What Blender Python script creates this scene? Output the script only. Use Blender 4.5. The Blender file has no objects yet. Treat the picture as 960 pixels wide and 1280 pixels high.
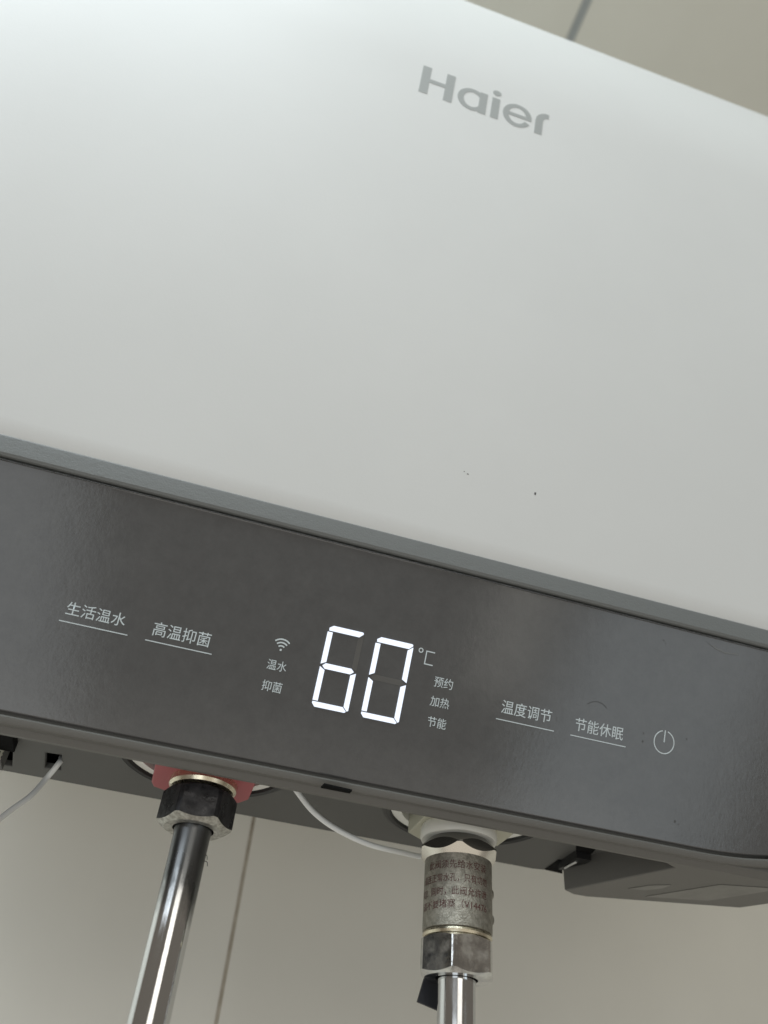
import bpy, bmesh, math, random
from mathutils import Vector, Matrix, noise
R = math.radians
random.seed(7)
sc = bpy.context.scene
col = sc.collection

# ------------------------------------------------------------------ camera
XA = Vector((0.9533426, 0.24807784, 0.17203279))     # world axes seen from the camera (x right, y down, z forward)
YA = Vector((-0.29231877, 0.61621165, 0.73132273))
ZA = Vector((0.07541635, -0.74748952, 0.65997862))
FPX = 988.878
cam_d = bpy.data.cameras.new("camera")
cam_d.sensor_fit = 'VERTICAL'; cam_d.sensor_height = 36.0
cam_d.lens = 36.0 * FPX / 1280.0
cam_d.clip_start = 0.01; cam_d.clip_end = 50
cam_d.dof.use_dof = True; cam_d.dof.focus_distance = 0.285; cam_d.dof.aperture_fstop = 9.0
cam = bpy.data.objects.new("camera", cam_d); col.objects.link(cam)
Mc = Matrix(((XA[0], -XA[1], -XA[2]), (YA[0], -YA[1], -YA[2]), (ZA[0], -ZA[1], -ZA[2])))
cam.matrix_world = Mc.to_4x4()
sc.camera = cam

# ------------------------------------------------------------------ world, lamps, exposure
w = bpy.data.worlds.new("World"); sc.world = w; w.use_nodes = True
w.node_tree.nodes["Background"].inputs[0].default_value = (1.0, 0.89, 0.75, 1)
w.node_tree.nodes["Background"].inputs[1].default_value = 0.175
sc.view_settings.view_transform = 'Standard'; sc.view_settings.look = 'None'
sc.view_settings.exposure = 0; sc.view_settings.gamma = 1; sc.view_settings.use_curve_mapping = False

def area(name, loc, target, sx, sy, power, color, shape='RECTANGLE'):
    l = bpy.data.lights.new(name, 'AREA'); l.shape = shape; l.size = sx; l.size_y = sy
    l.energy = power; l.color = color
    o = bpy.data.objects.new(name, l); col.objects.link(o); o.location = loc
    o.rotation_euler = (Vector(target) - Vector(loc)).to_track_quat('-Z', 'Y').to_euler()
    return o
def soft(name, loc, target, sx, sy, radiance, color): return area(name, loc, target, sx, sy, radiance*math.pi*sx*sy, color)
soft("window_light", (-1.15, -0.75, 0.72), (0.0, 0.15, 0.40), 0.9, 0.6, 3.0, (0.86, 0.94, 1.0))
soft("ceiling_light", (-0.52, -0.36, 0.965), (-0.519, -0.359, 0.0), 1.0, 0.5, 13.0, (0.84, 0.95, 1.0))
soft("left_reflection_fill", (-0.74, -1.15, -0.52), (0.0, 0.25, 0.15), 0.90, 1.5, 1.25, (0.88, 0.95, 1.0))  # added unseen lamp, lightens the left of the glass by reflection
soft("right_reflection_fill", (0.945, -0.945, -0.36), (0.20, 0.24, 0.15), 0.42, 1.0, 1.35, (0.80, 0.92, 1.0))  # added unseen lamp, mirrored as the pale right part of the glass
soft("streak_reflection_lamp", (0.64, -1.08, -0.26), (0.10, 0.24, 0.15), 0.05, 0.40, 2.6, (1.0, 0.98, 0.9))  # added narrow lamp, only there to mirror a streak in the glass
soft("back_fill", (0.10, -1.65, 0.42), (0.10, 0.2, 0.25), 0.95, 0.55, 1.8, (1.0, 0.96, 0.88))  # added lamp behind the camera: pipe highlight and frontal fill
soft("floor_bounce_fill", (0.2, -0.7, -1.3), (0.2, -0.3, 1.0), 2.6, 2.2, 0.42, (1.0, 0.93, 0.82))  # added upward lamp standing in for bounce off an unbuilt floor

# ------------------------------------------------------------------ helpers
def ray(px, py):
    c = Vector((px - 480, py - 640, FPX)).normalized()
    return Vector((XA.dot(c), YA.dot(c), ZA.dot(c)))
def at_z(px, py, z): r = ray(px, py); return r * (z / r.z)
def at_y(px, py, y): r = ray(px, py); return r * (y / r.y)

def finish(bm, sharp=30):
    bmesh.ops.remove_doubles(bm, verts=bm.verts, dist=1e-7)
    bm.normal_update()
    for f in bm.faces: f.smooth = True
    for e in bm.edges:
        if len(e.link_faces) == 2 and e.calc_face_angle(0) > R(sharp): e.smooth = False
def obj(name, bm, mat, parent=None, sharp=30, recalc=True):
    me = bpy.data.meshes.new(name)
    if recalc: bmesh.ops.recalc_face_normals(bm, faces=bm.faces)
    finish(bm, sharp)
    bm.to_mesh(me); bm.free()
    if mat: me.materials.append(mat)
    o = bpy.data.objects.new(name, me); col.objects.link(o)
    if parent:
        o.parent = parent
        o.matrix_parent_inverse = Matrix.Identity(4)
        base = Vector((0, 0, 0)); p = parent
        while p: base += p.location; p = p.parent
        me.transform(Matrix.Translation(-base))
    return o
def tag(o, label=None, cat=None, group=None, kind=None):
    if label: o['label'] = label
    if cat: o['category'] = cat
    if group: o['group'] = group
    if kind: o['kind'] = kind
    return o
def empty(name, loc):
    o = bpy.data.objects.new(name, None); col.objects.link(o); o.location = loc; o.empty_display_size = 0.02
    return o
def top(name, bm, mat, base, sharp=30):
    o = obj(name, bm, mat, None, sharp)
    o.data.transform(Matrix.Translation(-Vector(base))); o.location = base
    return o

def box(bm, x0, x1, y0, y1, z0, z1):
    vs = [bm.verts.new((x, y, z)) for x in (x0, x1) for y in (y0, y1) for z in (z0, z1)]
    for q in ((0,1,3,2),(4,6,7,5),(0,4,5,1),(2,3,7,6),(0,2,6,4),(1,5,7,3)): bm.faces.new([vs[i] for i in q])
    return vs
def bevel(bm, r, seg=2):
    bmesh.ops.bevel(bm, geom=[e for e in bm.edges if len(e.link_faces) == 2 and e.calc_face_angle(0) > R(40)],
                    offset=r, segments=seg, profile=0.5, affect='EDGES', clamp_overlap=True)
def tube(bm, pts, r, n=16, caps=True):
    pts = [Vector(p) for p in pts]; rings = []; up = None
    for i, p in enumerate(pts):
        t = (pts[min(i+1, len(pts)-1)] - pts[max(i-1, 0)]).normalized()
        if up is None:
            up = t.orthogonal().normalized()
        up = (up - t * up.dot(t)).normalized(); b = t.cross(up)
        rr = r[i] if isinstance(r, (list, tuple)) else r
        rings.append([bm.verts.new(p + (up*math.cos(a) + b*math.sin(a))*rr) for a in [2*math.pi*k/n for k in range(n)]])
    for a, b in zip(rings, rings[1:]):
        for k in range(n): bm.faces.new((a[k], a[(k+1)%n], b[(k+1)%n], b[k]))
    if caps:
        bm.faces.new(rings[0]); bm.faces.new(rings[-1])
def smooth_path(pts, n=10):
    P = [Vector(p) for p in pts]; P = [2*P[0]-P[1]] + P + [2*P[-1]-P[-2]]; out = []
    for i in range(1, len(P)-2):
        for k in range(n):
            t = k/n; a, b, c, d = P[i-1:i+3]
            out.append(0.5*((2*b)+(c-a)*t+(2*a-5*b+4*c-d)*t*t+(3*b-a-3*c+d)*t**3))
    out.append(P[-2]); return out
def lathe(bm, c, prof, n=64, rfun=None, caps=False):
    """prof: list of (radius, z); rings about the vertical through c"""
    rings = []
    for r, z in prof:
        rings.append([bm.verts.new((c[0]+r*math.cos(2*math.pi*k/n), c[1]+r*math.sin(2*math.pi*k/n), z)) for k in range(n)])
    for a, b in zip(rings, rings[1:]):
        for k in range(n): bm.faces.new((a[k], a[(k+1)%n], b[(k+1)%n], b[k]))
    if caps: bm.faces.new(rings[0]); bm.faces.new(rings[-1])
def hexnut(bm, c, apo, z0, z1, rot=0, inner=None, ch=0.93, n=96, round_c=0.97, ang=32):
    """hexagonal nut with scalloped chamfers: z0 bottom, z1 top"""
    inner = inner or apo*0.62
    rh = []
    for k in range(n):
        a = 2*math.pi*k/n; m = ((a + math.pi/6) % (math.pi/3)) - math.pi/6
        rh.append(min(apo/math.cos(m), apo/math.cos(R(30))*round_c))
    rc = apo*ch
    def ring(rf, zf):
        return [bm.verts.new((c[0]+rf(k)*math.cos(2*math.pi*k/n+rot), c[1]+rf(k)*math.sin(2*math.pi*k/n+rot), zf(k))) for k in range(n)]
    t = math.tan(R(ang))
    rs = [ring(lambda k: inner, lambda k: z0+0.0012), ring(lambda k: inner, lambda k: z0+0.0001), ring(lambda k: rc, lambda k: z0),
          ring(lambda k: rh[k], lambda k: z0+(rh[k]-rc)*t), ring(lambda k: rh[k], lambda k: z1-(rh[k]-rc)*t),
          ring(lambda k: rc, lambda k: z1), ring(lambda k: inner, lambda k: z1)]
    for a, b in zip(rs, rs[1:]+rs[:1]):
        for k in range(n): bm.faces.new((a[k], a[(k+1)%n], b[(k+1)%n], b[k]))

def poly_mesh(outer, holes=(), depth=0.001, bevel_r=0.0, seg=2):
    """filled 2-D outline with holes, as a bmesh in the xy plane, z from 0 to depth"""
    cu = bpy.data.curves.new("outline", 'CURVE'); cu.dimensions = '2D'; cu.fill_mode = 'BOTH'
    for loop in [outer] + list(holes):
        sp = cu.splines.new('POLY'); sp.points.add(len(loop)-1); sp.use_cyclic_u = True
        for p, q in zip(sp.points, loop): p.co = (q[0], q[1], 0, 1)
    cu.extrude = depth/2 - bevel_r if depth else 0
    cu.bevel_depth = bevel_r; cu.bevel_resolution = seg; cu.offset = -bevel_r
    o = bpy.data.objects.new("outline", cu); col.objects.link(o)
    me = bpy.data.meshes.new_from_object(o.evaluated_get(bpy.context.evaluated_depsgraph_get()))
    bm = bmesh.new(); bm.from_mesh(me)
    bmesh.ops.translate(bm, verts=bm.verts, vec=(0, 0, depth/2))
    bpy.data.objects.remove(o); bpy.data.curves.remove(cu); bpy.data.meshes.remove(me)
    return bm
def text_mesh(s, size, depth=0.00006, weight=0.0, spacing=1.0):
    cu = bpy.data.curves.new("words", 'FONT'); cu.body = s; cu.size = size
    cu.extrude = depth/2; cu.offset = weight; cu.space_character = spacing; cu.resolution_u = 3
    o = bpy.data.objects.new("words", cu); col.objects.link(o)
    bpy.context.view_layer.update()
    me = bpy.data.meshes.new_from_object(o.evaluated_get(bpy.context.evaluated_depsgraph_get()))
    bm = bmesh.new(); bm.from_mesh(me)
    bmesh.ops.translate(bm, verts=bm.verts, vec=(0, 0, depth/2))
    bpy.data.objects.remove(o); bpy.data.curves.remove(cu); bpy.data.meshes.remove(me)
    return bm
def fit(bm, x0, x1, y0, y1):
    xs = [v.co.x for v in bm.verts]; ys = [v.co.y for v in bm.verts]
    a, b, c, d = min(xs), max(xs), min(ys), max(ys)
    for v in bm.verts:
        v.co.x = x0 + (v.co.x-a)/(b-a)*(x1-x0); v.co.y = y0 + (v.co.y-c)/(d-c)*(y1-y0)
    return bm

# ------------------------------------------------------------------ materials
def mat(name, color, rough=0.5, metal=0.0, spec=0.5):
    m = bpy.data.materials.new(name); m.use_nodes = True
    b = m.node_tree.nodes["Principled BSDF"]
    b.inputs["Base Color"].default_value = (*color, 1); b.inputs["Roughness"].default_value = rough
    b.inputs["Metallic"].default_value = metal; b.inputs["Specular IOR Level"].default_value = spec
    return m
def N(m, t, **kw):
    n = m.node_tree.nodes.new(t)
    for k, v in kw.items():
        if k in n.inputs: n.inputs[k].default_value = v
        else: setattr(n, k, v)
    return n
def lk(m, a, b): m.node_tree.links.new(a, b)
def coords(m, scale=(1, 1, 1)):
    g = N(m, 'ShaderNodeNewGeometry'); mp = N(m, 'ShaderNodeMapping'); mp.inputs['Scale'].default_value = scale
    lk(m, g.outputs['Position'], mp.inputs['Vector']); return mp.outputs[0]
def add_bump(m, scale, strength, dist, detail=4, stretch=(1, 1, 1), rough=0.6):
    b = m.node_tree.nodes["Principled BSDF"]
    n = N(m, 'ShaderNodeTexNoise', Scale=scale, Detail=detail, Roughness=rough)
    lk(m, coords(m, stretch), n.inputs['Vector'])
    bp = N(m, 'ShaderNodeBump', Strength=strength, Distance=dist)
    lk(m, n.outputs['Fac'], bp.inputs['Height'])
    if b.inputs['Normal'].is_linked: lk(m, b.inputs['Normal'].links[0].from_socket, bp.inputs['Normal'])
    lk(m, bp.outputs['Normal'], b.inputs['Normal']); return n
def add_mottle(m, scale, c0, c1, lo=0.3, hi=0.7, detail=5, stretch=(1, 1, 1), rough=0.6):
    b = m.node_tree.nodes["Principled BSDF"]
    n = N(m, 'ShaderNodeTexNoise', Scale=scale, Detail=detail, Roughness=rough)
    lk(m, coords(m, stretch), n.inputs['Vector'])
    r = N(m, 'ShaderNodeValToRGB'); e = r.color_ramp.elements
    e[0].position = lo; e[0].color = (*c0, 1); e[1].position = hi; e[1].color = (*c1, 1)
    lk(m, n.outputs['Fac'], r.inputs[0]); lk(m, r.outputs[0], b.inputs['Base Color']); return n
def add_rough(m, scale, r0, r1, lo=0.35, hi=0.65, stretch=(1, 1, 1), detail=5):
    b = m.node_tree.nodes["Principled BSDF"]
    n = N(m, 'ShaderNodeTexNoise', Scale=scale, Detail=detail, Roughness=0.6)
    lk(m, coords(m, stretch), n.inputs['Vector'])
    mr = N(m, 'ShaderNodeMapRange'); mr.inputs[1].default_value = lo; mr.inputs[2].default_value = hi
    mr.inputs[3].default_value = r0; mr.inputs[4].default_value = r1
    lk(m, n.outputs['Fac'], mr.inputs[0]); lk(m, mr.outputs[0], b.inputs['Roughness'])

M_body = mat("white_enamel_paint", (0.74, 0.755, 0.75), 0.48, spec=0.45)
add_bump(M_body, 900, 0.06, 0.0004, 3); add_mottle(M_body, 9, (0.645, 0.652, 0.645), (0.675, 0.682, 0.675))
M_logo = mat("grey_print", (0.345, 0.36, 0.355), 0.5)
M_trim = mat("grey_plastic", (0.150, 0.158, 0.157), 0.45)
add_bump(M_trim, 1500, 0.35, 0.0003, 3); add_bump(M_trim, 260, 0.25, 0.0006, 4, (0.5, 1, 1))
M_shell = mat("warm_grey_plastic", (0.125, 0.121, 0.111), 0.5)
add_bump(M_shell, 1500, 0.3, 0.0003, 3)
M_under = mat("dark_grey_plastic", (0.085, 0.085, 0.08), 0.6)
add_bump(M_under, 1800, 0.2, 0.0002, 3)
M_glass = mat("dark_panel_film", (0.07, 0.07, 0.07), 0.2, spec=0.55)
add_bump(M_glass, 520, 0.09, 0.0004, 5, (1.2, 1, 0.7), 0.7); add_rough(M_glass, 35, 0.08, 0.13)
add_mottle(M_glass, 160, (0.080, 0.079, 0.079), (0.100, 0.099, 0.098), 0.3, 0.7, 8, rough=0.8)
M_print = mat("pale_print", (0.56, 0.62, 0.64), 0.5)
M_black = mat("black_plastic", (0.012, 0.012, 0.012), 0.45)
M_void = mat("dark_recess", (0.006, 0.006, 0.006), 0.9, spec=0.1)
M_foam = mat("white_foam", (0.75, 0.75, 0.71), 0.8)
M_red = mat("red_plastic", (0.36, 0.075, 0.085), 0.5)
add_bump(M_red, 1200, 0.12, 0.0003, 3)
M_cream = mat("cream_plastic", (0.46, 0.45, 0.36), 0.5)
M_white = mat("white_plastic", (0.80, 0.79, 0.73), 0.4)
M_wire = mat("white_wire", (0.78, 0.79, 0.78), 0.45)
M_gold = mat("pale_brass_washer", (0.72, 0.66, 0.52), 0.25, 1.0); add_rough(M_gold, 400, 0.2, 0.4)
M_nutreflect = mat("dark_reflection_chrome", (0.045, 0.045, 0.048), 0.3, 0.6)  # near-black colour stands for dark surroundings mirrored in the nut's faces
add_mottle(M_nutreflect, 260, (0.02, 0.02, 0.022), (0.085, 0.085, 0.09), 0.35, 0.8); add_bump(M_nutreflect, 500, 0.25, 0.0004, 5); add_rough(M_nutreflect, 300, 0.22, 0.5)
M_palesteel = mat("pale_steel", (0.42, 0.41, 0.37), 0.4, 0.8)
add_mottle(M_palesteel, 600, (0.26, 0.25, 0.22), (0.55, 0.54, 0.5), 0.35, 0.65); add_bump(M_palesteel, 700, 0.4, 0.0004, 4)
M_chrome = mat("worn_chrome", (0.62, 0.63, 0.64), 0.08, 1.0)
add_rough(M_chrome, 200, 0.05, 0.16, 0.4, 0.7, (1, 1, 0.25)); add_bump(M_chrome, 160, 0.05, 0.0004, 4, (1, 1, 0.25))
M_nickel = mat("nickel_dark_reflection", (0.20, 0.195, 0.18), 0.22, 0.9)  # dark mirror reflection put into the colour of the valve nut's facets
M_brightnickel = mat("nickel_bright_reflection", (0.80, 0.77, 0.70), 0.25, 0.85)  # bright reflection put into the colour of the downward chamfer
M_grimereflect = mat("grimy_chrome_dark_reflection", (0.6, 0.61, 0.62), 0.08, 1.0)
def grime_reflection(m, z0, z1):  # pipe darkens upward: grime plus a dark reflection put into the colour
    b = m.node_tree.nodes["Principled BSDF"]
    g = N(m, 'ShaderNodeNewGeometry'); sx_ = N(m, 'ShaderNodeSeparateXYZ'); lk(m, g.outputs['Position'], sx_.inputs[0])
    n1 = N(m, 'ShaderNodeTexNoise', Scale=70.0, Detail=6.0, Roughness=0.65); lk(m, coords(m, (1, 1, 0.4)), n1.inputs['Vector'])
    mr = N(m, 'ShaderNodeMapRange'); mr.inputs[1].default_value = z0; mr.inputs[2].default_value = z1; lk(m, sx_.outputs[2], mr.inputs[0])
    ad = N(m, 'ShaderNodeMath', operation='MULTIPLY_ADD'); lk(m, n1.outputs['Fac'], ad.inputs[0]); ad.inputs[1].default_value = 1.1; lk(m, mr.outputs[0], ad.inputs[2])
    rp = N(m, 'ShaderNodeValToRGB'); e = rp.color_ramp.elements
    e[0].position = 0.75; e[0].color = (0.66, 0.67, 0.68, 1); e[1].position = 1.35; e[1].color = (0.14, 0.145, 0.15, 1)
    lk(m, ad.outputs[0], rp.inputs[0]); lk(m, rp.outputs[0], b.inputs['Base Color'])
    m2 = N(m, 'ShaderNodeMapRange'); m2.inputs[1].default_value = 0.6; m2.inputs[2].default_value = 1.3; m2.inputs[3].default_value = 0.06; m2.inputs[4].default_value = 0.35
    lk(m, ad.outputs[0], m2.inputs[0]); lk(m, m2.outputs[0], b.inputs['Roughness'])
grime_reflection(M_grimereflect, 0.055, 0.095)
add_bump(M_grimereflect, 160, 0.10, 0.0005, 5, (1, 1, 0.12))
M_scuffed = mat("scuffed_chrome", (0.6, 0.6, 0.6), 0.15, 1.0)
add_mottle(M_scuffed, 170, (0.50, 0.505, 0.51), (0.78, 0.775, 0.75), 0.40, 0.62, 8, rough=0.75); add_rough(M_scuffed, 170, 0.07, 0.24, 0.42, 0.62, detail=8); add_bump(M_scuffed, 260, 0.18, 0.0005, 6)
M_satin = mat("sandblasted_nickel", (0.34, 0.335, 0.31), 0.42, 0.75)
add_bump(M_satin, 1500, 0.8, 0.0005, 4); add_mottle(M_satin, 500, (0.19, 0.178, 0.148), (0.37, 0.35, 0.30))
M_redprint = mat("faded_red_print", (0.07, 0.018, 0.016), 0.6)
M_tape = mat("black_tape", (0.012, 0.013, 0.018), 0.5)
M_sticker = mat("grey_sticker", (0.16, 0.16, 0.15), 0.4); add_mottle(M_sticker, 120, (0.14, 0.138, 0.125), (0.19, 0.185, 0.17))
M_speck = mat("dark_speck", (0.05, 0.05, 0.05), 0.7)
M_tile = mat("glazed_wall_tile", (0.43, 0.415, 0.36), 0.3, spec=0.4)
add_mottle(M_tile, 6, (0.72, 0.705, 0.645), (0.77, 0.755, 0.69)); add_bump(M_tile, 12, 0.05, 0.003, 2)
M_grout = mat("brown_grout", (0.30, 0.26, 0.2), 0.9); add_mottle(M_grout, 90, (0.40, 0.35, 0.28), (0.62, 0.57, 0.49))
M_ceil = mat("ceiling_panel_paint", (0.50, 0.50, 0.43), 0.45); add_mottle(M_ceil, 5, (0.74, 0.735, 0.665), (0.79, 0.785, 0.715))
M_seam = mat("grey_ceiling_seam", (0.42, 0.45, 0.46), 0.6)
def emit(name, color, strength):
    m = bpy.data.materials.new(name); m.use_nodes = True
    b = m.node_tree.nodes["Principled BSDF"]; b.inputs["Base Color"].default_value = (0.02, 0.02, 0.02, 1)
    b.inputs["Emission Color"].default_value = (*color, 1); b.inputs["Emission Strength"].default_value = strength
    return m
M_led = emit("white_led", (0.80, 0.87, 1.0), 1.25)

# ------------------------------------------------------------------ setting: wall and ceiling
YW = 0.50; ZC = 1.0
bm = bmesh.new(); box(bm, -2.2, 2.2, YW+0.0018, YW+0.12, -1.5, ZC+0.02)
wall = tag(top("wall", bm, M_grout, (0, YW+0.06, 0)), kind='structure')
gx = 0.1093*YW; TW = 0.40; TH = 0.80; G = 0.0022
for i in range(-5, 5):
    for j in range(-2, 3):
        x0 = gx + i*TW + G/2; x1 = gx + (i+1)*TW - G/2; z0 = -0.42 + j*TH + G/2; z1 = -0.42 + (j+1)*TH - G/2
        z0 = max(z0, -1.5); z1 = min(z1, ZC-0.001)
        if z1-z0 < 0.02: continue
        bm = bmesh.new(); dy = random.uniform(0, 0.0004)
        box(bm, x0, x1, YW+dy, YW+0.008, z0, z1)
        bevel(bm, 0.0008, 2)
        obj("wall_tile", bm, M_tile, wall)
bm = bmesh.new(); box(bm, -2.2, 2.2, -2.4, YW, ZC-0.001, ZC+0.05)
ceil = tag(top("ceiling", bm, M_seam, (0, -1, ZC+0.02)), kind='structure')
sx = 0.2197*ZC; CW = 0.60
for i in range(-4, 4):
    for (y0, y1) in ((-2.38, -1.19), (-1.186, -0.002+YW-0.003)):
        x0 = sx + i*CW + 0.005; x1 = sx + (i+1)*CW - 0.005
        bm = bmesh.new(); box(bm, x0, x1, y0, y1, ZC-0.006+random.uniform(0, 0.0005), ZC+0.0035); bevel(bm, 0.0015, 2)
        obj("ceiling_panel", bm, M_ceil, ceil)

# ------------------------------------------------------------------ water heater
heater = empty("water_heater", (0.06, 0.33, 0.105))
tag(heater, "large white wall-mounted water heater with a dark grey touch panel reading 60", "water heater")
# body cross-section (y, z)
prof = []; NS = 40; LB = 0.2768*1.0083
KB = 1.0083; y, z = 0.2172*KB, 0.186*KB
prof.append((y, z, 28.0))
for i in range(NS):
    for k in range(10):
        th = 28-(28-14.7)*((i*10+k+0.5)/(NS*10)); y -= math.sin(R(th))*LB/NS/10; z += math.cos(R(th))*LB/NS/10
    prof.append((y, z, 28-(28-14.7)*(i+1)/NS))
FRONT = list(prof)
# beyond the lettering the front rolls back over the top; the roll's radius makes it end as high as the casing stands
prof = [p for k, p in enumerate(prof) if k*LB/NS <= 0.2225*KB]
def roll(r):
    y, z, th = prof[-1]; out = []
    while th > -90:
        th -= 2; y -= math.sin(R(th+1))*r*R(2); z += math.cos(R(th+1))*r*R(2); out.append((y, z, th))
    return out
lo, hi = 0.02, 0.4
for _ in range(40):
    rr = (lo+hi)/2
    kk = max(p[1]/p[0] for p in roll(rr))
    if kk > 3.80: hi = rr
    else: lo = rr
prof += roll(rr); y, z, th = prof[-1]

prof += [(0.42, z+0.0, -90)]
zt = z
for a in range(0, 91, 10): prof.append((0.42+0.05*math.sin(R(a)), zt-0.05+0.05*math.cos(R(a)), 0))
for a in range(0, 91, 10): prof.append((0.41+0.06*math.cos(R(a)), 0.25-0.06*math.sin(R(a)), 0))
prof += [(0.335, 0.150, 0), (0.30, 0.145, 0), (0.255, 0.155, 0), (0.2268, 0.1815, 0)]
P2 = [(p[0], p[1]) for p in prof]
cy = sum(p[0] for p in P2)/len(P2); cz = sum(p[1] for p in P2)/len(P2)
BX0, BX1, BR = -0.185, 0.300, 0.045
bm = bmesh.new(); rings = []
stations = [(BX0+BR-BR*math.sin(R(a)), BR*(1-math.cos(R(a)))) for a in (90, 75, 60, 45, 30, 15)] + \
           [(BX0+BR+(BX1-BX0-2*BR)*i/12, 0) for i in range(13)] + \
           [(BX1-BR+BR*math.sin(R(a)), BR*(1-math.cos(R(a)))) for a in (15, 30, 45, 60, 75, 90)]
n = len(P2)
nrm = []
for i in range(n):
    a = P2[(i-1) % n]; b = P2[(i+1) % n]; d = Vector((b[0]-a[0], b[1]-a[1])).normalized(); nv = Vector((-d.y, d.x))
    if nv.dot(Vector((P2[i][0]-cy, P2[i][1]-cz))) < 0: nv = -nv
    nrm.append(nv)
for x, ins in stations:
    rings.append([bm.verts.new((x, P2[i][0]-nrm[i].x*ins, P2[i][1]-nrm[i].y*ins)) for i in range(n)])
for a, b in zip(rings, rings[1:]):
    for k in range(n): bm.faces.new((a[k], a[(k+1) % n], b[(k+1) % n], b[k]))
bm.faces.new(rings[0]); bm.faces.new(rings[-1])
body = obj("body", bm, M_body, heater, 40)
def surf(u, s, h=0.0):
    """point on the curved front: u along the heater, s up the curve from the panel, h proud of it"""
    u *= KB; s *= KB
    t = max(0, min(0.99999, s/LB))*NS; i = int(t); f = t-i
    a, b = FRONT[i], FRONT[i+1]; th = a[2]+(b[2]-a[2])*f
    return Vector((u, a[0]+(b[0]-a[0])*f - math.cos(R(th))*h, a[1]+(b[1]-a[1])*f - math.sin(R(th))*h))
def wrap(bm):
    bmesh.ops.subdivide_edges(bm, edges=[e for e in bm.edges if e.calc_length() > 0.004], cuts=2, use_grid_fill=False)
    for v in bm.verts: v.co = surf(v.co.x, v.co.y, v.co.z+0.00003)

# brand lettering, one piece per letter
def ell(cx, cy, rx, ry, a0=0, a1=360, n=48): return [(cx+rx*math.cos(R(a0+(a1-a0)*k/n)), cy+ry*math.sin(R(a0+(a1-a0)*k/n))) for k in range(n + (0 if a1-a0 == 360 else 1))]
def pieces(ps, base=0.0):
    out = bmesh.new()
    for j, (o_, h_) in enumerate(ps):
        b2 = poly_mesh([(p[0]/1000, p[1]/1000) for p in o_], [[(p[0]/1000, p[1]/1000) for p in hh] for hh in h_], 0.00008+0.000012*j)
        me = bpy.data.meshes.new("t"); b2.to_mesh(me); b2.free(); out.from_mesh(me); bpy.data.meshes.remove(me)
    return out
B = 203.6
def rect(x0, x1, y0, y1): return [(x0, B+y0), (x1, B+y0), (x1, B+y1), (x0, B+y1)]
letters = [
    ('letter_h', [(rect(28.6, 32.7, 0, 17), []), (rect(40.1, 44.2, 0, 17), []), (rect(32.6, 40.2, 7.6, 9.8), [])]),
    ('letter_a', [(ell(53.4, B+6.6, 7.0, 6.7), [ell(53.4, B+6.6, 4.1, 4.6)]), (rect(56.7, 60.4, 0, 13.1), [])]),
    ('letter_i', [(rect(62.7, 66.5, 0, 12.8), []), (ell(64.6, B+16.2, 2.1, 1.6), [])]),
    ('letter_e', [([(75.5+7.1*math.cos(R(a)), B+6.7+7.0*math.sin(R(a))) for a in range(8, 338, 6)] +
                   [(75.5+4.3*math.cos(R(a)), B+6.7+4.9*math.sin(R(a))) for a in range(334, 4, -6)], []),
                  (rect(71.2, 82.5, 5.8, 7.7), [])]),
    ('letter_r', [([(84.4, B), (88.1, B), (88.1, B+8.6), (88.5, B+10.2), (89.4, B+11.2), (90.8, B+11.5), (90.8, B+14.2), (88.9, B+14.2), (87.0, B+13.4), (85.5, B+12.0), (84.6, B+10.0), (84.4, B+8)], [])]),
]
logo = empty("logo", (0, 0, 0)); logo.parent = heater
logo.location = surf(0.06, 0.212) - heater.location
for nm, ps in letters:
    bm = pieces(ps); wrap(bm); obj(nm, bm, M_logo, logo, 40, recalc=True)
# specks on the body
for (u, s, a, b) in ((0.1072, 0.0302, 0.0004, 0.0006), (0.0790, 0.0306, 0.0005, 0.0002), (0.0775, 0.0312, 0.0003, 0.00015)):
    bm = poly_mesh([(u+a*math.cos(q)*random.uniform(.6, 1.2), s+b*math.sin(q)*random.uniform(.6, 1.2)) for q in [2*math.pi*k/9 for k in range(9)]], (), 0.00006)
    for v in bm.verts: v.co = surf(v.co.x, v.co.y, v.co.z+0.00002)
    obj("speck", bm, M_speck, body)

# ---- control panel plane: (u, v) -> world
TL = R(28); PO = Vector((0, 0.26, 0.10959)); PU = Vector((0, -math.sin(TL), math.cos(TL))); PN = Vector((0, -math.cos(TL), -math.sin(TL)))
def panel(u, v, h=0.0): return PO + Vector((u, 0, 0)) + PU*v + PN*h
def to_panel(bm, h=0.0):
    for v in bm.verts: v.co = panel(v.co.x, v.co.y, v.co.z+h)
def outline(x0, x1, v0, v1, ax, bv, at=0.006):
    """panel outline with long elliptical lower corners"""
    pts = []
    for k in range(0, 91, 6): pts.append((x1-ax+ax*math.sin(R(k)), v0+bv-bv*math.cos(R(k))))
    for k in range(0, 91, 15): pts.append((x1-at+at*math.cos(R(k)), v1-at+at*math.sin(R(k))))
    for k in range(90, 181, 15): pts.append((x0+at+at*math.cos(R(k)), v1-at+at*math.sin(R(k))))
    for k in range(0, 91, 6): pts.append((x0+ax-ax*math.cos(R(k)), v0+bv-bv*math.sin(R(k))))
    return pts
GX0, GX1 = -0.122, 0.247
ctrl = empty("control_panel", (0, 0, 0)); ctrl.parent = heater; ctrl.location = panel(0.06, 0.04, 0) - heater.location
ctrl['label'] = "dark grey glossy touch panel with white display and Chinese key words"
bm = poly_mesh(outline(GX0, GX1, 0.0006, 0.0800, 0.055, 0.012), (), 0.003, 0.0005, 2)
to_panel(bm, -0.0030); glass = obj("panel_glass", bm, M_glass, ctrl, 10)

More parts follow.
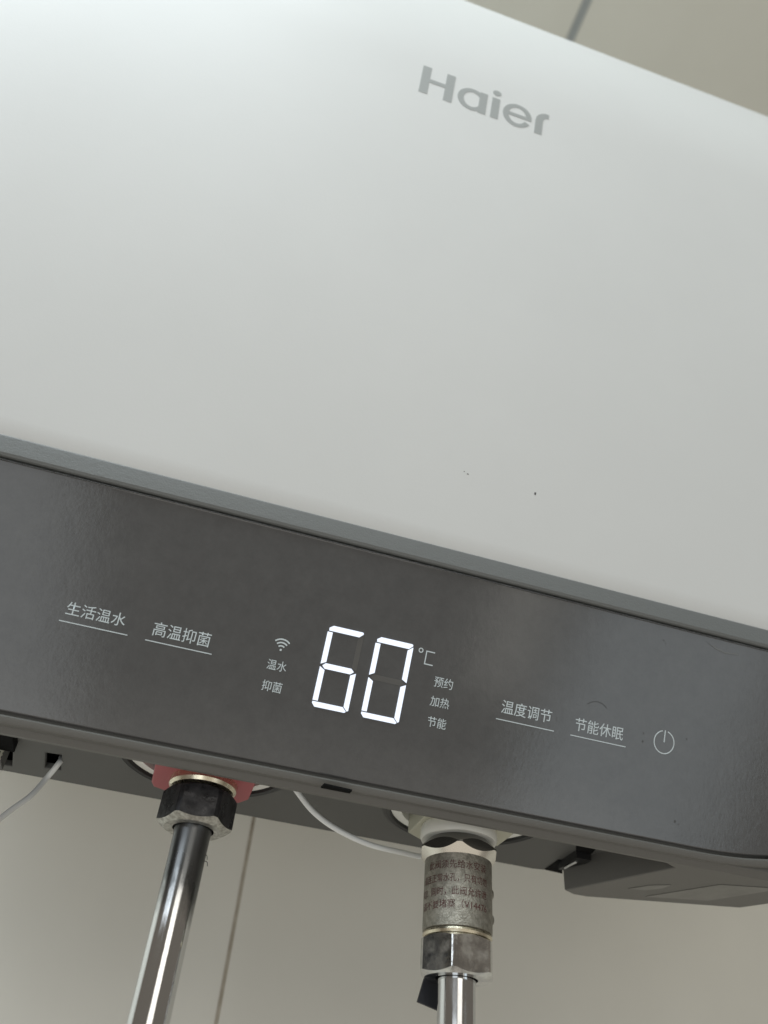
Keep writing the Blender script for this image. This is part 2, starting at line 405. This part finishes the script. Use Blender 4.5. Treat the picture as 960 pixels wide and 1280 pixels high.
# frame around the glass: lofted section following the outline
NP = 0
def frame_loop(grow, h):
    o = outline(GX0-grow, GX1+grow, 0.0006-grow*1.0, 0.0800+grow, 0.055, 0.014+grow*0.3)
    return [panel(p[0], p[1], h) for p in o]
bm = bmesh.new(); loops = []
o_in = outline(GX0-0.0008, GX1+0.0008, -0.0005, 0.0809, 0.055, 0.012)
cx_, cv_ = 0.0625, 0.04
def off(o, g_up, g_dn, g_side):
    r = []
    for (u, v) in o:
        k = min(1, max(0, v/0.0807)); vv = v + (g_up*k - g_dn*(1-k)) if (v > 0.04 or v < 0.03) else v
        uu = u + (g_side if u > cx_ else -g_side)*min(1, abs(u-cx_)/0.185)
        r.append((uu, vv))
    return r
for gup, gdn, gs, *hh in ((0, 0, 0, -0.006), (0, 0, 0, 0.0002), (0.0004, 0.0003, 0.0004, 0.0009), (0.0014, 0.0014, 0.002, 0.0013, 0.0009), (0.0045, 0.0024, 0.0034, 0.0007, 0.0006), (0.0071, 0.0030, 0.0056, 0.0000, -0.0006), (0.0077, 0.0034, 0.006, -0.0006, -0.0030), (0.0077, 0.0034, 0.006, -0.010, -0.010)):
    loops.append([bm.verts.new(panel(u, v, hh[0] if v > 0.04 else hh[-1])) for u, v in off(o_in, gup, gdn, gs)])
for a, b in zip(loops, loops[1:]):
    m_ = len(a)
    for k in range(m_): bm.faces.new((a[k], a[(k+1) % m_], b[(k+1) % m_], b[k]))
fr = obj("panel_frame", bm, M_trim, heater, 22); fr.data.materials.append(M_shell)
for f in fr.data.polygons:
    if (f.center + fr.parent.location - PO).dot(PU) < 0.07: f.material_index = 1

# print on the glass
def words(name, s, x0, x1, v0, v1, wgt=0.0, m=M_print, parent=None):
    bm = text_mesh(s, 0.004, 0.00005, 0); fit(bm, x0/1000, x1/1000, v0/1000, v1/1000)
    to_panel(bm, 0.00002); return obj(name, bm, m, parent or ctrl, 60)
def line(x0, x1, v, w_=0.32, name="key_underline"):
    bm = bmesh.new(); box(bm, x0/1000, x1/1000, (v-w_/2)/1000, (v+w_/2)/1000, 0, 0.00005); to_panel(bm, 0.00002); obj(name, bm, M_print, ctrl)
for s, x0, x1, v0, v1, lx0, lx1, lv in (("生活温水", -47.4, -28.0, 34.4, 38.8, -48.6, -26.2, 32.05), ("高温抑菌", -18.6, 0.9, 33.8, 38.6, -20.2, 2.4, 31.85),
                                        ("温度调节", 108.6, 128.5, 33.6, 38.4, 107.2, 130.2, 31.2), ("节能休眠", 138.2, 158.0, 33.1, 37.9, 136.9, 159.6, 31.15)):
    words("key_words", s, x0, x1, v0, v1); line(lx0, lx1, lv)
for s, x0, x1, v0, v1 in (("温水", 21.6, 28.5, 31.1, 34.6), ("抑菌", 21.6, 28.5, 23.8, 27.4), ("预约", 81.7, 88.8, 37.6, 41.3), ("加热", 81.6, 88.8, 30.7, 34.3), ("节能", 82.0, 89.0, 23.5, 27.1)):
    words("status_words", s, x0, x1, v0, v1)
def arc_bm(cx, cv, r, w_, a0, a1, n=40):
    o = [(cx+(r+w_/2)*math.cos(R(a0+(a1-a0)*k/n)), cv+(r+w_/2)*math.sin(R(a0+(a1-a0)*k/n))) for k in range(n+1)]
    i = [(cx+(r-w_/2)*math.cos(R(a0+(a1-a0)*k/n)), cv+(r-w_/2)*math.sin(R(a0+(a1-a0)*k/n))) for k in range(n, -1, -1)]
    return poly_mesh([(p[0]/1000, p[1]/1000) for p in o+i], (), 0.00005)
def join(bms):
    out = bmesh.new()
    for b in bms:
        me = bpy.data.meshes.new("t"); b.to_mesh(me); b.free(); out.from_mesh(me); bpy.data.meshes.remove(me)
    return out
def bar_bm(x0, x1, v0, v1):
    b = bmesh.new(); box(b, x0/1000, x1/1000, v0/1000, v1/1000, 0, 0.00005); return b
bm = join([arc_bm(175.2, 35.95, 4.2, 0.38, 105, 435), bar_bm(175.0, 175.4, 35.9, 40.4)]); to_panel(bm, 0.00002); obj("power_symbol", bm, M_print, ctrl, 60)
bm = join([arc_bm(25.05, 38.3, r_, 0.5, 47, 133) for r_ in (3.75, 2.6, 1.45)] + [arc_bm(25.05, 38.35, 0.2, 0.4, 0, 359)]); to_panel(bm, 0.00002); obj("wireless_symbol", bm, M_print, ctrl, 60)
bm = join([arc_bm(74.65, 49.15, 0.72, 0.36, 0, 359), bar_bm(76.65, 77.05, 44.5, 49.5), bar_bm(77.05, 80.0, 49.1, 49.5), bar_bm(77.05, 80.0, 44.5, 44.9)])
to_panel(bm, 0.00002); obj("celsius_symbol", bm, M_print, ctrl, 60)

M_peel = mat("lifted_film_edge", (0.14, 0.14, 0.135), 0.3)
M_smear = mat("dust_smear", (0.06, 0.06, 0.058), 0.4)
# seven-segment digits
M_off = mat("unlit_segment", (0.10, 0.097, 0.092), 0.3)
disp = empty("display", (0, 0, 0)); disp.parent = ctrl; disp.location = panel(0.0557, 0.0363, 0) - panel(0.06, 0.04, 0)
def digit(x0, x1, v0, v1, lit):
    vm = (v0+v1)/2; t = 2.08
    seg = {
        'a': [(x0+0.35, v1-0.95), (x0+1.7, v1), (x1-0.55, v1), (x1-0.2, v1-0.35), (x1-0.25, v1-0.75), (x1-1.55, v1-t*0.93), (x0+0.45, v1-t*0.93)],
        'd': [(x0+0.05, v0+t*0.86), (x0+0.05, v0+1.15), (x0+1.1, v0), (x1-1.2, v0), (x1-0.75, v0+0.45), (x1-t-0.05, v0+t*0.86)],
        'g': [(x0+0.75, vm), (x0+1.75, vm+t*0.47), (x1-2.0, vm+t*0.47), (x1-0.85, vm), (x1-2.0, vm-t*0.47), (x0+1.75, vm-t*0.47)],
        'f': [(x0, vm+0.45), (x0, v1-t-0.3), (x0+t*0.88, v1-t-0.3), (x0+t*0.88, vm+1.45)],
        'e': [(x0, vm-0.45), (x0, v0+t*0.86+0.38), (x0+t*0.88, v0+t*0.86+0.38), (x0+t*0.88, vm-1.45)],
        'b': [(x1, vm+0.4), (x1, v1-1.25), (x1-0.15, v1-1.15), (x1-t*0.88, v1-t-0.45), (x1-t*0.88, vm+1.35)],
        'c': [(x1, vm-0.4), (x1, v0+0.95), (x1-0.45, v0+0.6), (x1-t*0.88, v0+t-0.1), (x1-t*0.88, vm-1.35)],
    }
    for k, o in seg.items():
        b = poly_mesh([(p[0]/1000, p[1]/1000) for p in o], (), 0.0003 if k in lit else 0.00002)
        to_panel(b, 0.00002); obj("lit_segment" if k in lit else "unlit_segment", b, M_led if k in lit else M_off, disp, 60)
digit(39.8, 52.9, 22.0, 50.6, 'afgedc')
digit(57.6, 71.6, 21.9, 50.5, 'abcdef')

# dirt on the glass: a curved scratch and specks
def speck(u, v, a, b, m=M_speck):
    bm = poly_mesh([((u+a*math.cos(q)*random.uniform(.5, 1.2))/1000, (v+b*math.sin(q)*random.uniform(.5, 1.2))/1000) for q in [2*math.pi*k/9 for k in range(9)]], (), 0.00003)
    to_panel(bm, 0.00001); obj("speck", bm, m, ctrl)
bm = join([poly_mesh([tuple(q) for q in ((0.1885, 0.0776), (0.1925, 0.0757), (0.197, 0.0748), (0.203, 0.0755), (0.2028, 0.0759), (0.197, 0.0753), (0.1928, 0.0761))], (), 0.0001)])
to_panel(bm, 0.00002); obj("film_peel", bm, M_peel, ctrl, 60)
for (u_, v_, r_) in ((170.0, 74.0, 0.35), (171.0, 73.0, 0.25), (183.5, 8.5, 0.6), (185.0, 7.6, 0.3), (166.3, 37.5, 0.35), (166.4, 34.5, 0.45), (184.5, 39.0, 0.3), (-40, 66, 0.25), (-30, 58, 0.2), (152, 18, 0.2), (60, 8, 0.2)): speck(u_, v_, r_, r_, M_smear)
M_smudge = mat("dull_smudge", (0.05, 0.05, 0.05), 0.5)
bm = arc_bm(146.0, 39.6, 5.6, 0.22, 45, 135); to_panel(bm, 0.00001); obj("scratch", bm, M_smudge, ctrl)

# ---- underside
ZU = 0.105; ZP = 0.1165
def c2(p): return (p.x, p.y)
xr0, xr1 = -0.085, 0.184
lipy = ZU/0.394
rc1 = at_z(843, 1085, ZU); rc2 = at_z(706, 1113, ZU); rc3 = at_z(716, 1118, ZU); rc4 = at_z(733, 1121, ZU); rc5 = at_z(925, 1135, ZU); rc6 = at_z(960, 1130, ZU)
pts = [(-0.150, 0.2640), (-0.118, 0.2625), (-0.06, 0.2614), (0.19, 0.2614), (0.225, 0.2618), (0.250, 0.264), (0.262, 0.268), (0.262, 0.276), c2(rc6), c2(rc5), c2(rc4), c2(rc3), c2(rc2),
       c2(rc1), (xr1, lipy), (-0.095, lipy), (-0.098, rc1.y), (-0.08, rc2.y), (-0.09, rc4.y), (-0.135, rc5.y)]
bm = poly_mesh(pts, (), 0.016, 0.0006, 3)
for v in bm.verts:
    if v.co.z < 0.002 and v.co.y < 0.2635 and -0.13 < v.co.x < 0.247: v.co.z += 0.0017
bmesh.ops.translate(bm, verts=bm.verts, vec=(0, 0, ZU)); obj("bottom_shell", bm, M_shell, heater, 14)

# recessed cover plate with openings for the pipes and wires
HOT = at_y(250, 1000, 0.288); CLD = at_y(573, 1060, 0.288)
hx, hy = HOT.x, 0.288; cx, cyy = CLD.x, 0.288
def plate_y(px, py): return at_z(px, py, ZP)
hole1 = [(0.0103+0.0322*math.cos(R(a)), 0.2823+0.0322*math.sin(R(a))) for a in range(-28, 209, 4)]
hole2 = [(0.1120+0.0330*math.cos(R(a)), 0.2840+0.0330*math.sin(R(a))) for a in range(-30, 211, 4)]
sq = [c2(plate_y(*p)) for p in ((57, 941), (77, 944), (76, 963), (56, 960))]
sq2 = [c2(plate_y(*p)) for p in ((-30, 900), (16, 935), (15, 958), (-30, 952))]
rearpts = [c2(plate_y(*p)) for p in ((0, 962), (190, 996), (320, 1022), (500, 1060), (700, 1093))]
bm = poly_mesh([(-0.094, 0.262), (0.186, 0.262), (0.186, 0.275), (0.172, 0.327)] + [(x_, 0.3300) for x_ in (0.16, 0.1, 0.05, 0, -0.05)] + [(-0.094, 0.330)], [hole1, hole2, sq, sq2], 0.0025, 0.0004, 1)
bmesh.ops.translate(bm, verts=bm.verts, vec=(0, 0, ZP)); plate = obj("bottom_cover", bm, M_under, heater, 14)
bm = bmesh.new(); box(bm, -0.093, 0.183, 0.264, 0.3272, ZP+0.0065, ZP+0.0085); box(bm, -0.093, 0.175, 0.3275, 0.3292, ZP+0.0020, ZP+0.0088); obj("dark_backing", bm, M_void, heater)  # near-black backing added so the openings look dark inside
for (cx_h, cy_h, rad) in ((0.0103, 0.2823, 0.0322), (0.1120, 0.2840, 0.0330)):
    bm = bmesh.new()
    tube(bm, [(cx_h+(rad-0.0012)*math.cos(R(a)), cy_h+(rad-0.0012)*math.sin(R(a)), ZP+0.0004) for a in range(-24, 205, 6)], 0.0017, 8)
    obj("rubber_ring", bm, M_black, heater)
    bm = bmesh.new()
    arc = [R(a) for a in range(-10, 191, 5)]
    q1 = [[bm.verts.new((cx_h+r_*math.cos(a), cy_h+r_*math.sin(a), ZP+h_)) for a in arc] for r_, h_ in ((rad-0.0026, 0.004), (rad-0.0030, 0.0002), (rad-0.0070, -0.0002), (rad-0.0078, 0.004))]
    for i_ in range(4):
        for k in range(len(arc)-1): bm.faces.new((q1[i_][k], q1[i_][k+1], q1[(i_+1) % 4][k+1], q1[(i_+1) % 4][k]))
    bm.faces.new([q[0] for q in q1]); bm.faces.new([q[-1] for q in q1])
    obj("foam_ring", bm, M_foam, heater)
# vent slot in the lip
a_, b_, c_, d_ = [at_z(*p, ZU-0.0004) for p in ((405, 981), (440, 989), (437, 992), (401, 985))]
bm = bmesh.new(); vs = [bm.verts.new(p+Vector((0, 0, h))) for h in (0, 0.0006) for p in (a_, b_, c_, d_)]
for q in ((0,1,2,3),(4,7,6,5),(0,4,5,1),(1,5,6,2),(2,6,7,3),(3,7,4,0)): bm.faces.new([vs[i] for i in q])
obj("vent_slot", bm, M_void, heater)
# stickers under the right end
def sticker(pxs, name):
    P = [at_z(*p, ZU-0.0002) for p in pxs]
    bm = poly_mesh([(p.x, p.y) for p in P], (), 0.00015); bmesh.ops.translate(bm, verts=bm.verts, vec=(0, 0, ZU-0.0002)); obj(name, bm, M_sticker, heater)
sticker(((785, 1111), (812, 1107), (839, 1106.5), (828, 1110.5), (806, 1113)), "small_sticker")
sticker(((807, 1121), (900, 1106), (960, 1110), (960, 1114), (885, 1126)), "rating_sticker")
# metal latch and gaps at the right end of the recess
bm = bmesh.new(); tube(bm, [at_z(706, 1085, 0.113), at_z(713, 1081, 0.112), at_z(721, 1077, 0.112)], 0.0005, 8); obj("latch_wire", bm, M_chrome, heater)
bm = bmesh.new(); box(bm, 0.1655, 0.172, 0.300, 0.3165, ZP-0.003, ZP+0.001); bevel(bm, 0.0008); obj("latch_block", bm, M_black, heater)
bm = poly_mesh([c2(plate_y(*p)) for p in ((681, 1086), (698, 1074), (703, 1075), (703, 1091))], (), 0.0003)
bmesh.ops.translate(bm, verts=bm.verts, vec=(0, 0, ZP-0.0004)); obj("latch_gap", bm, M_void, heater)
bm = poly_mesh([c2(plate_y(*p)) for p in ((720, 1052), (745, 1060), (728, 1078), (720, 1077))], (), 0.0003)
bmesh.ops.translate(bm, verts=bm.verts, vec=(0, 0, ZP-0.0004)); obj("latch_gap", bm, M_void, heater)
# wall bracket, out of sight, that carries the heater
bm = bmesh.new(); box(bm, -0.06, 0.18, 0.468, 0.499, 0.36, 0.42); obj("wall_bracket", bm, M_under, heater)

# collars and pipe stubs belong to the heater
RZ = 0.1105
red_r = at_z(188, 983, RZ); red_rr = at_z(306, 1006, RZ)
x0, x1, yr = red_r.x, red_rr.x, (red_r.y+red_rr.y)/2
bm = poly_mesh([(x0-0.0, 0.262), (x1+0.0, 0.262), (x1+0.0005, yr-0.005), (x1-0.0022, yr), (x1-0.007, yr+0.0035), (x0+0.010, yr+0.0035), (x0+0.001, yr-0.0005), (x0, yr-0.004)], (), 0.008, 0.0007, 2)
bmesh.ops.translate(bm, verts=bm.verts, vec=(0, 0, RZ)); redc = obj("red_collar", bm, M_red, heater, 40)
bm = bmesh.new(); lathe(bm, (hx, hy), [(0.0100, RZ+0.004), (0.0118, RZ+0.003), (0.0121, RZ-0.0008), (0.0121, RZ-0.0022), (0.0114, RZ-0.0034), (0.0102, RZ-0.0037), (0.0080, RZ-0.0037)], 96)
obj("washer", bm, M_gold, heater)
bm = bmesh.new(); tube(bm, [(hx, hy, RZ+0.02), (hx, hy, RZ-0.006)], 0.0095, 48); obj("pipe_stub", bm, M_gold, heater)
CZ = 0.1115
vl = at_z(510, 1041, CZ); vr = at_z(641, 1044, CZ); tl = at_z(533, 1018, CZ); br = at_z(531, 1053, CZ); rb = at_z(622, 1058, CZ); tr = at_z(620, 1036, CZ)
bm = poly_mesh([c2(vl), (tl.x, tl.y-0.006), (tr.x+0.003, tr.y-0.010), c2(vr), c2(rb), (cx+0.006, rb.y+0.006), (cx-0.006, rb.y+0.006), c2(br)], (), 0.009, 0.0005, 2)
bmesh.ops.translate(bm, verts=bm.verts, vec=(0, 0, CZ)); obj("cream_collar", bm, M_cream, heater, 40)
bm = bmesh.new(); lathe(bm, (cx, cyy), [(0.0100, CZ+0.003), (0.0134, CZ+0.001), (0.0144, CZ-0.0010), (0.0146, CZ-0.0040), (0.0140, CZ-0.0053), (0.0090, CZ-0.0054)], 96)
obj("washer", bm, M_white, heater, 50)
bm = bmesh.new(); tube(bm, [(cx, cyy, CZ+0.02), (cx, cyy, CZ-0.012)], 0.0095, 48); obj("pipe_stub", bm, M_white, heater)

# ------------------------------------------------------------------ hot water pipe
hot = empty("hot_water_pipe", (hx, hy, -0.05))
tag(hot, "shiny steel pipe with dark hexagonal nut hanging from the red collar", "pipe")
bm = bmesh.new(); hexnut(bm, (hx, hy), 0.0118, 0.0935, 0.1066, R(27), 0.0072, 0.86)
nut = obj("hex_nut", bm, M_nutreflect, hot, 20); nut.data.materials.append(M_palesteel)
for f in nut.data.polygons:
    if f.normal.z < -0.35: f.material_index = 1  # faces turned downward take the paler steel
bm = bmesh.new()
lathe(bm, (hx, hy), [(0.0060, 0.1), (0.0066, 0.0975), (0.0066, 0.0935), (0.00635, 0.0915), (0.00625, 0.085), (0.00625, -0.45)], 64)
obj("pipe_tube", bm, M_grimereflect, hot, 40)
for k in range(2):
    a = at_y(254+random.uniform(-1, 2), 1068+k*8, 0.286)
    bm = bmesh.new(); tube(bm, smooth_path([a, a+Vector((0.0012, -0.0006, -0.0004)), a+Vector((0.0016, -0.0004, -0.0016))], 4), 0.00012, 5)
    obj("lint", bm, M_black, hot)

# ------------------------------------------------------------------ cold water valve and pipe
cold = empty("cold_water_pipe", (cx, cyy, -0.05))
tag(cold, "steel pipe with chrome nut under a sandblasted valve with faded red printing", "pipe")
ZV1 = 0.1000; ZV0 = 0.0742
bm = bmesh.new(); hexnut(bm, (cx, cyy), 0.0137, ZV1-0.0025, CZ-0.0052, R(-19), 0.0080, 0.82, 96, 0.97, 45); 
valve = empty("relief_valve", (0, 0, 0)); valve.parent = cold; valve.location = Vector((cx, cyy, 0.09)) - cold.location
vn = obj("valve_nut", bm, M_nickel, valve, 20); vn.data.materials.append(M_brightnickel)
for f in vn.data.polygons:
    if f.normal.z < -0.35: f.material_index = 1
bm = bmesh.new(); lathe(bm, (cx, cyy), [(0.0070, ZV1+0.003), (0.0115, ZV1+0.0012), (0.0123, ZV1+0.0002), (0.0124, ZV1-0.002), (0.0124, ZV0+0.002), (0.0123, ZV0+0.0006), (0.0110, ZV0), (0.0070, ZV0)], 128)
obj("valve_body", bm, M_satin, valve, 40)
bm = bmesh.new(); lathe(bm, (cx, cyy), [(0.0090, ZV0+0.0002), (0.0120, ZV0+0.0001), (0.0123, ZV0-0.0006), (0.0118, ZV0-0.0014), (0.0090, ZV0-0.0016)], 96); obj("valve_ring", bm, M_gold, valve, 50)
bm = bmesh.new(); hexnut(bm, (cx, cyy), 0.0120, 0.0605, ZV0-0.0013, R(-25), 0.0073); obj("hex_nut", bm, M_scuffed, cold, 20)
bm = bmesh.new()
lathe(bm, (cx, cyy), [(0.0060, 0.066), (0.0065, 0.0635), (0.0065, 0.0595), (0.0064, 0.0585), (0.0064, -0.45)], 64); obj("pipe_tube", bm, M_chrome, cold, 40)
for z_ in (0.0885, 0.0800):
    bm = bmesh.new(); a = R(-17); bmesh.ops.create_uvsphere(bm, u_segments=16, v_segments=10, radius=1)
    for v in bm.verts:
        v.co = Vector((cx+0.0116*math.cos(a)+v.co.x*0.0013, cyy+0.0122*math.sin(a)+v.co.y*0.0020, z_+v.co.z*0.0020))
    obj("relief_knob", bm, M_satin, valve, 60)
# printing round the valve
def valve_text(s, z, a0, a1, h=0.0029):
    bm = text_mesh(s, 0.003, 0.00004, 0); fit(bm, 0, 1, 0, h)
    for v in bm.verts:
        a = R(a0 + (a1-a0)*v.co.x); r_ = 0.01241 + v.co.z
        v.co = Vector((cx + r_*math.cos(a), cyy + r_*math.sin(a), z + v.co.y))
    obj("valve_print", bm, M_redprint, valve, 60)
valve_text("此阀须先给水安装", 0.0932, -166, -58)
valve_text("请连正常水孔，只有切勿", 0.0886, -182, -56)
valve_text("切！同时，此阀允许泄", 0.0842, -186, -57)
valve_text("请不要堵塞（V14476", 0.0800, -184, -57)
# black tape tag behind the pipe
P = [at_y(*p, 0.300) for p in ((531, 1221), (552, 1229), (550, 1264), (522, 1252))]
bm = bmesh.new(); vs = [bm.verts.new(p+Vector((0, h, 0))) for h in (0, 0.0012) for p in P]
for q in ((0,1,2,3),(4,7,6,5),(0,4,5,1),(1,5,6,2),(2,6,7,3),(3,7,4,0)): bm.faces.new([vs[i] for i in q])
obj("valve_lever", bm, M_tape, cold)

# ------------------------------------------------------------------ wires
def wire(name, pts, r, m, label, cat="wire", group=None):
    bm = bmesh.new(); tube(bm, smooth_path(pts, 10), r, 12)
    o = top(name, bm, m, Vector(pts[0]), 60); tag(o, label, cat, group); return o
p = [at_z(77, 946, ZP+0.006), at_z(75, 952, ZP), at_y(58, 973, 0.312), at_y(38, 995, 0.309), at_y(12, 1014, 0.305), at_y(-15, 1037, 0.30), at_y(-60, 1090, 0.295)]
wire("white_wire", p, 0.00105, M_wire, "thin white wire hanging out of the small square hole left of the red collar")
p = [at_y(355, 965, 0.286), at_y(371, 989, 0.289), at_y(392, 1015, 0.292), at_y(420, 1036, 0.295), at_y(460, 1055, 0.299), at_y(500, 1065, 0.303), at_y(540, 1071, 0.307), at_y(600, 1060, 0.309), at_z(640, 1040, ZP+0.004)]
wire("white_wire", p, 0.0010, M_wire, "thin white wire sagging between the two pipes and passing behind the valve")

# connector plug hanging from the cover at the far left
cn = at_z(-2, 930, 0.112)
plug = empty("wire_connector", cn); tag(plug, "small black connector block with pale end frame at the left edge", "connector")
fy = 0.3000
ft = at_y(5.5, 938, fy); fb = at_y(6.0, 951, fy); px0 = ft.x-0.016; px1 = ft.x
bm = bmesh.new(); box(bm, px0, px1, fy, fy+0.010, fb.z, ft.z+0.004); bevel(bm, 0.0003); obj("plug_body", bm, M_under, plug)
bm = bmesh.new(); box(bm, px0-0.001, at_y(13, 925, 0.285).x, 0.272, fy-0.0006, 0.1128, 0.1165); bevel(bm, 0.0004); obj("plug_latch", bm, M_void, plug)
ff = bmesh.new(); h_ = ft.z-fb.z
for q in (0.0, 0.5, 1.0):
    box(ff, px0, px1, fy-0.0004, fy+0.0002, fb.z+q*(h_-0.0006), fb.z+q*(h_-0.0006)+0.0006)
for q in range(5):
    xq = px1-0.0006-q*0.0034; box(ff, xq-0.0003, xq+0.0004, fy-0.0006, fy+0.0002, fb.z+0.0002, ft.z-0.0002)
obj("socket_frame", ff, M_cream, plug)
sk = bmesh.new(); box(sk, px0+0.0003, px1-0.0003, fy-0.0002, fy+0.0004, fb.z+0.0003, ft.z-0.0003); obj("socket", sk, M_void, plug)
